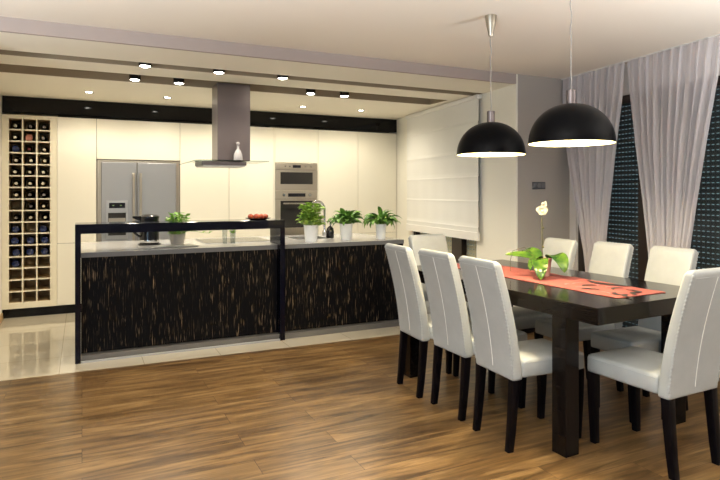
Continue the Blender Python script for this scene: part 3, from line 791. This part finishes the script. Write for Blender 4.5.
for x, y in [(x, 5.01) for x, l in s1] + [(x, 5.665) for x, l in s2]:
    light('spot_beam', 'SPOT', (x, y, ZR - 0.135), 42, WARM, spot_size=2.3, spot_blend=0.6, shadow_soft_size=0.04)

# ------------------------------------------------------------------ roman blind
t = thing('roman_blind', 'white roman blind hanging over the kitchen side window', 'blind', (0, 0, 0))
YA, YBd = 4.97, 6.80
folds = [0.98, 1.26, 1.52, 1.79, 2.10]
zs = [0.93, 0.95]
rows = []
zl = sorted(set([0.93] + [f + d for f in folds for d in (-0.012, 0, 0.012)] + [0.93 + i*0.05 for i in range(29)] + [2.345]))
zl = [z for z in zl if z <= 2.345]
def boff(z):
    o = -0.045
    for f in folds:
        o -= 0.007 * max(0, 1 - abs(z - f) / 0.012)
        if 0 < f - z < 0.25: o -= 0.005 * (1 - (f - z) / 0.25)
    return o
front, rear = [], []
for z in zl:
    front.append([kp(YA + (YBd - YA)*i/24, boff(z) + 0.003*math.sin(i*1.7)) + Vector((0, 0, z)) for i in range(25)])
ring = []
b = MB()
for r in front:
    back = [p + Vector((0.006, 0, 0)) for p in r]
    ring.append(r + list(reversed(back)))
b.rings(ring); b.build('fabric', 'blind', t, 40)
b = MB(); kbox(b, YA - 0.01, YBd, 0.845, 0.932, -0.062, -0.030); b.build('bottom_bar', 'tassel', t)
b = MB(); kbox(b, YA - 0.01, YBd, 2.345, 2.385, -0.07, -0.004); b.build('head_rail', 'tassel', t)
b = MB(); b.tube([kp(YA + 0.012, -0.036) + Vector((0, 0, 0.95)), kp(YA + 0.012, -0.036) + Vector((0, 0, 2.35))], 0.003, 6); b.build('cord', 'frame_brown', t)

# switch on the grey wall
t = thing('light_switch', 'dark grey triple wall switch on the grey wall above the orchid', 'switch', (4.015, YG, 1.423))
MB().box(-0.082, 0.082, -0.009, 0, -0.035, 0.035, 0.003).build('plate', 'switch', t)
for k in (-1, 0, 1): MB().box(k*0.052 - 0.021, k*0.052 + 0.021, -0.013, -0.0092, -0.022, 0.022, 0.002).build('rocker', 'switch_key', t)

# ------------------------------------------------------------------ curtains
def curtain(label, tab, seed):
    t = thing('sheer_curtain', label, 'curtain', (0, 0, 0), 0, 'sheer curtains at the shuttered windows')
    def edges(z):
        for (z1, a1, b1), (z0, a0, b0) in zip(tab, tab[1:]):
            if z >= z0:
                k = (z - z0) / (z1 - z0); return a0 + (a1 - a0)*k, b0 + (b1 - b0)*k
        return tab[-1][1:]
    rnd = random.Random(seed); ph = [rnd.uniform(-0.5, 0.5) for _ in range(12)]
    nx, nz = 132, 60; P = []; H = []
    np_ = 11
    for j in range(nz + 1):
        z = 0.03 + (2.478 - 0.03) * j / nz; a, c = edges(z); w = c - a; row = []
        for i in range(nx + 1):
            f = i / nx; g = f*np_*2*PI
            amp = 0.020 + 0.012 * (1 - z/2.5); 
            top = max(0, (z - 2.36) / 0.12)
            o = amp * (math.sin(g + 0.5*math.sin(z*1.3 + ph[int(f*11)])) + 0.35*math.sin(2.3*g + 1.2*z + ph[3]))
            o = o*(1 - 0.45*top)
            row.append(cw(a + w*f + 0.006*math.sin(g*1.5 + z), -0.0 + o, z))
        P.append(row)
    k = int(nz * 0.962)
    b = MB(); b.grid(P); b.build('voile', 'sheer', t, 180)
    return t
curtain('left sheer curtain, next to the grey wall corner, gathered low', [(2.478, 0.03, 0.905), (2.2, 0.045, 0.88), (1.775, 0.116, 0.80), (1.3, 0.245, 0.72), (0.81, 0.393, 0.644), (0.6, 0.43, 0.62), (0.0, 0.38, 0.68)], 2)
curtain('right sheer curtain, between the two window gaps, gathered low', [(2.478, 0.925, 1.83), (2.2, 0.945, 1.80), (1.775, 0.998, 1.71), (1.3, 1.09, 1.62), (0.81, 1.17, 1.534), (0.6, 1.2, 1.50), (0.0, 1.15, 1.55)], 5)
b = MB(); wseg(b, -0.02, 3.0, 2.479, ZL - 0.0005, -0.012, 0.012)
tag(b.build('curtain_rail', 'tassel'), 'slim white curtain rail on the ceiling along the windows', 'curtain rail')

# ------------------------------------------------------------------ pendants
def pendant(label, loc):
    t = thing('pendant_lamp', label, 'pendant lamp', loc, 0, 'black dome pendants over the dining table')
    x = loc; R = 0.216; H = 0.208
    outer = []; inner = []
    for k in range(15):
        a = (PI/2) * k / 14
        outer.append((max(0.022, R*math.cos(a)**0.92) if k < 14 else 0.022, H*math.sin(a)))
        inner.append((max(0.018, (R - 0.005)*math.cos(a)**0.92) if k < 14 else 0.018, (H - 0.006)*math.sin(a)))
    MB().lathe(outer, 56, cap0=False, cap1=True).build('shade', 'shade_black', t, 60)
    b = MB(); b.lathe([(R, 0.0), (R - 0.005, 0.0)] + inner[0:], 56, cap0=False, cap1=True); b.build('shade_lining', 'shade_inner', t, 60)
    MB().lathe([(0.025, H - 0.002), (0.025, H + 0.068), (0.022, H + 0.071), (0.002, H + 0.071)], 24).build('cap', 'hood_metal', t, 40)
    MB().lathe([(0.020, H - 0.012), (0.020, H - 0.055)], 16).build('socket', 'white_ceramic', t, 40)
    MB().sphere((0, 0, H - 0.095), 0.042).build('bulb', 'bulb', t, 60)
    top = ZL - loc[2]
    n = 24; MB().tube([(0.003*math.sin(i*1.1), 0.003*math.cos(i*0.9), H + 0.06 + (top - 0.10 - H - 0.06)*i/n) for i in range(n + 1)], 0.0028, 6).build('cable', 'cable', t, 60)
    MB().lathe([(0.011, top - 0.135), (0.016, top - 0.125), (0.018, top - 0.11), (0.030, top - 0.06), (0.037, top - 0.006), (0.037, top - 0.0005), (0.002, top - 0.0005)], 28).build('ceiling_cup', 'warm_steel', t, 40)
    return t
P1 = (2.355, 2.98, 1.598); P2 = (2.295, 2.247, 1.612)
lp = pendant('farther black dome pendant, left of the two, fully below its ceiling cup', P1)
dup(lp, P2, label='nearer black dome pendant, right of the two, cable leaving the top')
for p in (P1, P2):
    light('pendant_bulb', 'POINT', (p[0], p[1], p[2] + 0.07), 76, (1, 0.87, 0.62), shadow_soft_size=0.05)

# ------------------------------------------------------------------ dining table
TC = (2.694, 2.916); TR = math.radians(2.5); ZTb = 0.80
t = thing('dining_table', 'large rectangular dark wenge dining table with thick top', 'table', (TC[0], TC[1], 0), TR)
MB().box(-0.4975, 0.4975, -0.875, 0.90, 0.715, ZTb, 0.004).build('tabletop', 'table', t)
for x in (-0.4965, 0.4015):
    for y in (-0.68, 0.77): MB().box(x, x + 0.095, y, y + 0.095, 0, 0.7145, 0.003).build('leg', 'table', t)
# runner
RC = math.radians(2.0)
t = thing('table_runner', 'coral red table runner with dark embroidery and ragged end', 'table runner', (2.70, 2.96, ZTb + 0.0012), RC)
b = MB(); ring = []
n = 60
for i in range(n + 1):
    y = -0.79 + 1.585 * i / n
    row = []
    for j in range(13):
        x = -0.195 + 0.39*j/12; e = abs(j - 6) / 6
        z = 0.0016 + (0.002*(0.5 + 0.5*math.sin(y*31 + x*4)) if e > 0.95 else 0.0007*(0.5 + 0.5*math.sin(y*12 + x*20)))
        xx = x + (0.004*math.sin(y*23 + j) if e > 0.95 else 0)
        yy = y + (0.012*(math.sin(x*60) + 0.6*math.sin(x*131)) if i in (0,) else 0)
        row.append((xx, yy, z))
    ring.append([(p[0], p[1], 0.0) for p in reversed(row)] + row)
b.rings(ring); b.build('cloth', 'runner', t, 40)
b = MB(); rnd = random.Random(3)
def ribbon(b, pts, w, z):
    rows = []
    for i, p in enumerate(pts):
        q = Vector(pts[min(i+1, len(pts)-1)]) - Vector(pts[max(i-1, 0)]); nrm = Vector((-q.y, q.x)).normalized()
        ww = w * math.sin(PI * (i + 0.6) / (len(pts) + 0.2))
        rows.append([(p[0] + nrm.x*s*ww, p[1] + nrm.y*s*ww, zz) for s, zz in ((-1, z), (1, z), (1, z - 0.0006), (-1, z - 0.0006))])
    b.rings(rows)
ribbon(b, [(0.155 - 0.03*math.sin(k*0.55), -0.30 - 0.036*k + 0.0*k) for k in range(9)], 0.030, 0.0048)
for k in range(7):
    x0, y0 = rnd.uniform(-0.14, 0.15), rnd.uniform(-0.76, -0.42); a = rnd.uniform(0, PI)
    ribbon(b, [(x0 + 0.02*i*math.cos(a + 0.25*i), y0 + 0.02*i*math.sin(a + 0.25*i)) for i in range(6)], rnd.uniform(0.012, 0.020), 0.0046 + 0.0001*k)
b.build('embroidery', 'runner_black', t)
for k in range(8):
    x0, y0 = rnd.uniform(-0.15, 0.12), rnd.uniform(-0.75, -0.30); a = rnd.uniform(0, PI); b = MB()
    ribbon(b, [(x0 + 0.02*i*math.cos(a + 0.2*i), y0 + 0.02*i*math.sin(a + 0.2*i)) for i in range(5)], 0.007, 0.0040 + 0.00003*k)
    b.build('pale_motif', 'runner_pink', t)

# orchid
OP = Vector((2.755, 2.945, ZTb + 0.0045))
t = thing('potted_orchid', 'white-flowered orchid with broad leaves in a pot on the runner', 'plant', OP)
MB().lathe([(0.002, 0), (0.042, 0), (0.044, 0.004), (0.058, 0.11), (0.060, 0.118), (0.054, 0.118), (0.052, 0.10)], 32, cap1=False).build('pot', 'orchid_pot', t, 40)
MB().lathe([(0.052, 0.09), (0.051, 0.10), (0.002, 0.105)], 24).build('bark', 'soil', t, 40)
U = Vector((0.902, -0.432, 0)); Fv = Vector((0.432, 0.902, 0))       # right / away as seen from the dining side
def dirv(r, f, z): return U*r + Fv*f + Vector((0, 0, z))
for off, d, L, W, dr, rl in ((dirv(0, 0, 0), dirv(-1, -0.05, 0.36), 0.25, 0.062, 0.55, -0.6), (dirv(-0.01, -0.01, 0), dirv(-0.75, -0.6, 0.45), 0.21, 0.062, 1.6, 0.3), (dirv(-0.035, -0.02, 0), dirv(-0.18, -0.8, 0.36), 0.25, 0.105, 2.0, 0.0), (dirv(0.048, 0.0, 0.01), dirv(0.10, -0.70, 0.55), 0.23, 0.115, 2.3, 0.1), (dirv(-0.01, 0.02, 0), dirv(-0.45, 0.35, 0.85), 0.17, 0.095, 1.6, -0.4)):
    MB().leaf(off + Vector((0, 0, 0.105)), d, L, W, dr, rl, n=14, cup=0.18, tip=0.62, thick=0.003).build('leaf', 'leaf_orchid', t, 70)
st = [(0.0, 0.0, 0.10)] + [tuple(U*(-0.006*k/8) + Vector((0, 0, 0.10 + 0.30*k/8))) for k in range(1, 9)]
MB().tube(st, 0.0032, 8).build('flower_stem', 'stem', t, 60)
b = MB()
for z in (0.19, 0.315): b.sphere(U*0.004 + Vector((0, 0, z)), 0.006, 1, 1, 1.5, 1)
b.build('stem_nodes', 'stem', t, 60)
MB().tube([tuple(dirv(-0.04, 0, 0) * 1 + Vector((0, 0, 0.105))), tuple(dirv(-0.12, 0, 0) + Vector((0, 0, 0.19))), tuple(dirv(-0.20, 0.0, 0) + Vector((0, 0, 0.165))), tuple(dirv(-0.215, 0, 0) + Vector((0, 0, 0.10))), tuple(dirv(-0.215, 0, 0) + Vector((0, 0, 0.03)))], 0.0017, 6).build('aerial_root', 'stem', t, 60)
FC = U*-0.006 + Vector((0, 0, 0.432))
fl = MB()
def petal(c, ang, L, W):
    ax = U*math.cos(ang) + Vector((0, 0, math.sin(ang))); sd = -U*math.sin(ang) + Vector((0, 0, math.cos(ang)))
    rows = []
    for k in range(9):
        f = k/8; hw = W*0.5*max(0.06, math.sin(PI*min(1, 0.08 + 0.9*f))**0.6)
        p = c + ax*(L*f) - Fv*(0.010*math.sin(PI*f*0.8))
        rows.append([p - sd*hw - Fv*0.003, p, p + sd*hw - Fv*0.003, p + sd*hw - Fv*0.0015, p + Fv*0.0015, p - sd*hw - Fv*0.0015])
    fl.rings(rows)
for a, L, W in ((160, 0.042, 0.046), (20, 0.040, 0.046), (95, 0.036, 0.034), (230, 0.034, 0.032), (310, 0.036, 0.032)): petal(FC, math.radians(a), L, W)
FC2 = FC + U*0.010 + Vector((0, 0, 0.030))
for a, L, W in ((70, 0.036, 0.022), (110, 0.028, 0.024), (40, 0.026, 0.022)): petal(FC2, math.radians(a), L, W)
fl.build('flower', 'petal', t, 70)
MB().sphere(FC + dirv(0, -0.012, -0.004), 0.008, 1, 1, 1.2, 2).build('flower_lip', mat('orchid_lip', (0.75, 0.62, 0.30), 0.5), t, 60)

# ------------------------------------------------------------------ dining chairs
CWd, LS = 0.37, 0.158
def chair(label, loc, rz):
    t = thing('dining_chair', label, 'chair', loc, rz, 'cream leather dining chairs around the table')
    # seat
    rs = []
    for z, sh in ((0.382, 0.008), (0.386, 0.002), (0.395, 0.0), (0.455, 0.0), (0.468, 0.004), (0.474, 0.012), (0.478, 0.03)):
        rs.append(rrect(0, 0.055, CWd - 2*sh, 0.43 - 2*sh, z, max(0.008, 0.022 - sh*0.3)))
    rs.append([(x*0.4, 0.055 + (y - 0.055)*0.4, 0.482) for x, y, z in rs[-1]])
    seat = MB().rings(rs).build('seat', 'leather', t, 50)
    # back: lofted, raked, slightly curved
    def yc(z): k = max(0, (z - 0.39) / 0.61); return -0.186 - 0.130*k**1.15 + 0.012*math.sin(PI*min(1, k))
    def th(z): k = (z - 0.39) / 0.61; return 0.066 - 0.012*k
    def wd(z): k = (z - 0.39) / 0.61; return CWd - 0.006*k
    lv = [(0.372, 0.006), (0.376, 0.001)] + [(0.385 + 0.585*i/14, 0) for i in range(15)] + [(0.982, 0.002), (0.991, 0.007), (0.997, 0.014), (1.0, 0.022)]
    br = MB().rings([rrect(0, yc(z), wd(z) - 2*s, th(z) - 2*s, z, max(0.004, 0.016 - 0.5*s)) for z, s in lv]).build('backrest', 'leather', t, 50)
    # stitched seams
    pts = [(0, yc(z) - th(z)/2 - 0.0004, z) for z in [0.41 + 0.55*i/20 for i in range(21)]]
    MB().tube(pts, 0.0022, 6).build('seam', 'thread', br, 60)
    b = MB()
    for sx in (-1, 1):
        n = 150; P = []; R = []
        for i in range(n + 1):
            z = 0.405 + 0.575*i/n
            P.append((sx*(wd(z)/2 - 0.0045), yc(z) - th(z)/2 + 0.0045, z)); R.append(0.0034 + 0.0032*abs(math.sin(PI*i/5)))
        b.tube(P, R, 6)
    z = 0.962; P = [(-wd(z)/2 + 0.02 + (wd(z) - 0.04)*i/20, yc(z) - th(z)/2 - 0.0002, z) for i in range(21)]
    b.tube(P, 0.0018, 6)
    b.build('edge_stitching', 'leather', br, 60)
    pp = []
    for i in range(60):
        a = i / 59; pp.append((-CWd/2 + 0.02 + (CWd - 0.04)*a, 0.268, 0.4655))
    b = MB(); b.tube(pp, 0.0022, 6); b.tube([(-CWd/2 + 0.0015, -0.15 + 0.40*i/20, 0.4585) for i in range(21)], 0.0018, 6); b.tube([(CWd/2 - 0.0015, -0.15 + 0.40*i/20, 0.4585) for i in range(21)], 0.0018, 6)
    b.build('seam', 'leather', seat, 60)
    # legs
    for sx in (-1, 1):
        for sy, ypts in ((1, [(0.245, 0.381, 0.046), (0.240, 0.2, 0.041), (0.232, 0.0, 0.034)]), (-1, [(-0.192, 0.371, 0.046), (-0.202, 0.24, 0.043), (-0.214, 0.10, 0.039), (-0.226, 0.0, 0.036)])):
            b = MB(); b.rings([rrect(sx*(LS if z > 0.3 else LS + 0.002), y, w_, w_, z, 0.004, 2) for y, z, w_ in reversed(ypts)]); b.build('leg', 'leg_black', t, 40)
    return t
def place(mx, my, deg):
    """mx, my: middle of the rear leg feet; deg: heading of the chair's front (0 = +y)"""
    r = math.radians(deg); fx, fy = -math.sin(r), math.cos(r)
    return (mx + fx*0.222, my + fy*0.222, 0), r
loc, r = place(2.70, 1.845, 2)
ch = chair('cream leather dining chair nearest the viewer, at the near table end, seen from behind', loc, r)
ch.scale = (1.06, 1, 1)
for mx, my, deg, lab in ((2.03, 3.445, -94, 'cream leather dining chair farthest along the left table side, by the island'), (2.047, 3.01, -90, 'cream leather dining chair in the middle of the left table side'), (2.03, 2.553, -93, 'cream leather dining chair nearest the viewer on the left table side')):
    loc, r = place(mx, my, deg); dup(ch, loc, r, lab, (0.94, 1, 1))
for x, y, deg, lab in ((3.165, 2.525, 90, 'cream leather dining chair nearest the viewer on the window side of the table'), (3.10, 2.95, 89, 'cream leather dining chair in the middle of the window side of the table'), (3.02, 3.375, 88, 'cream leather dining chair farthest on the window side, right of the orchid')):
    dup(ch, (x, y, 0), math.radians(deg), lab, (0.85, 1, 1))
dup(ch, (2.635, 3.87, 0), PI, 'cream leather dining chair at the far table end, under the roman blind', (0.95, 1, 1))

# ------------------------------------------------------------------ added unseen fill lights, world, camera
COOL = (0.93, 0.96, 1.0)
for n, x, y, e in (('corner_fill', -1.9, 2.6, 85), ('living_fill', -0.1, 0.6, 215), ('right_fill', 3.3, 0.5, 90)):      # unseen upward fill lights added to brighten the ceiling
    o = light(n, 'AREA', (x, y, 1.1), e, (0.95, 0.98, 1.0), shape='DISK', size=0.35, spread=2.8)
    o.rotation_euler = (PI, 0, 0)
o = light('cool_fill', 'AREA', (XL + 0.05, -0.6, 1.3), 95, (0.50, 0.76, 1.0), shape='RECTANGLE', size=2.2, size_y=2.0)  # added cool fill for the chair backs; no window is built here
o.rotation_euler = (PI/2, 0, -PI/2)

w = bpy.data.worlds.new('dusk'); SC.world = w; w.use_nodes = True
w.node_tree.nodes['Background'].inputs['Color'].default_value = (0.30, 0.50, 0.58, 1)
w.node_tree.nodes['Background'].inputs['Strength'].default_value = 0.5

cam = bpy.data.cameras.new('camera'); co = bpy.data.objects.new('camera', cam); COL.objects.link(co)
co.location = (0, 0, 1.36); co.rotation_euler = (PI/2, 0, -math.atan(278/580))
cam.sensor_width = 36; cam.lens = 36 * 580 / 720; cam.shift_y = -48 / 720
cam.clip_start = 0.05
SC.camera = co
SC.view_settings.view_transform = 'Standard'; SC.view_settings.look = 'None'
SC.view_settings.gamma = 1; SC.view_settings.use_curve_mapping = False
SC.view_settings.exposure = 0.0
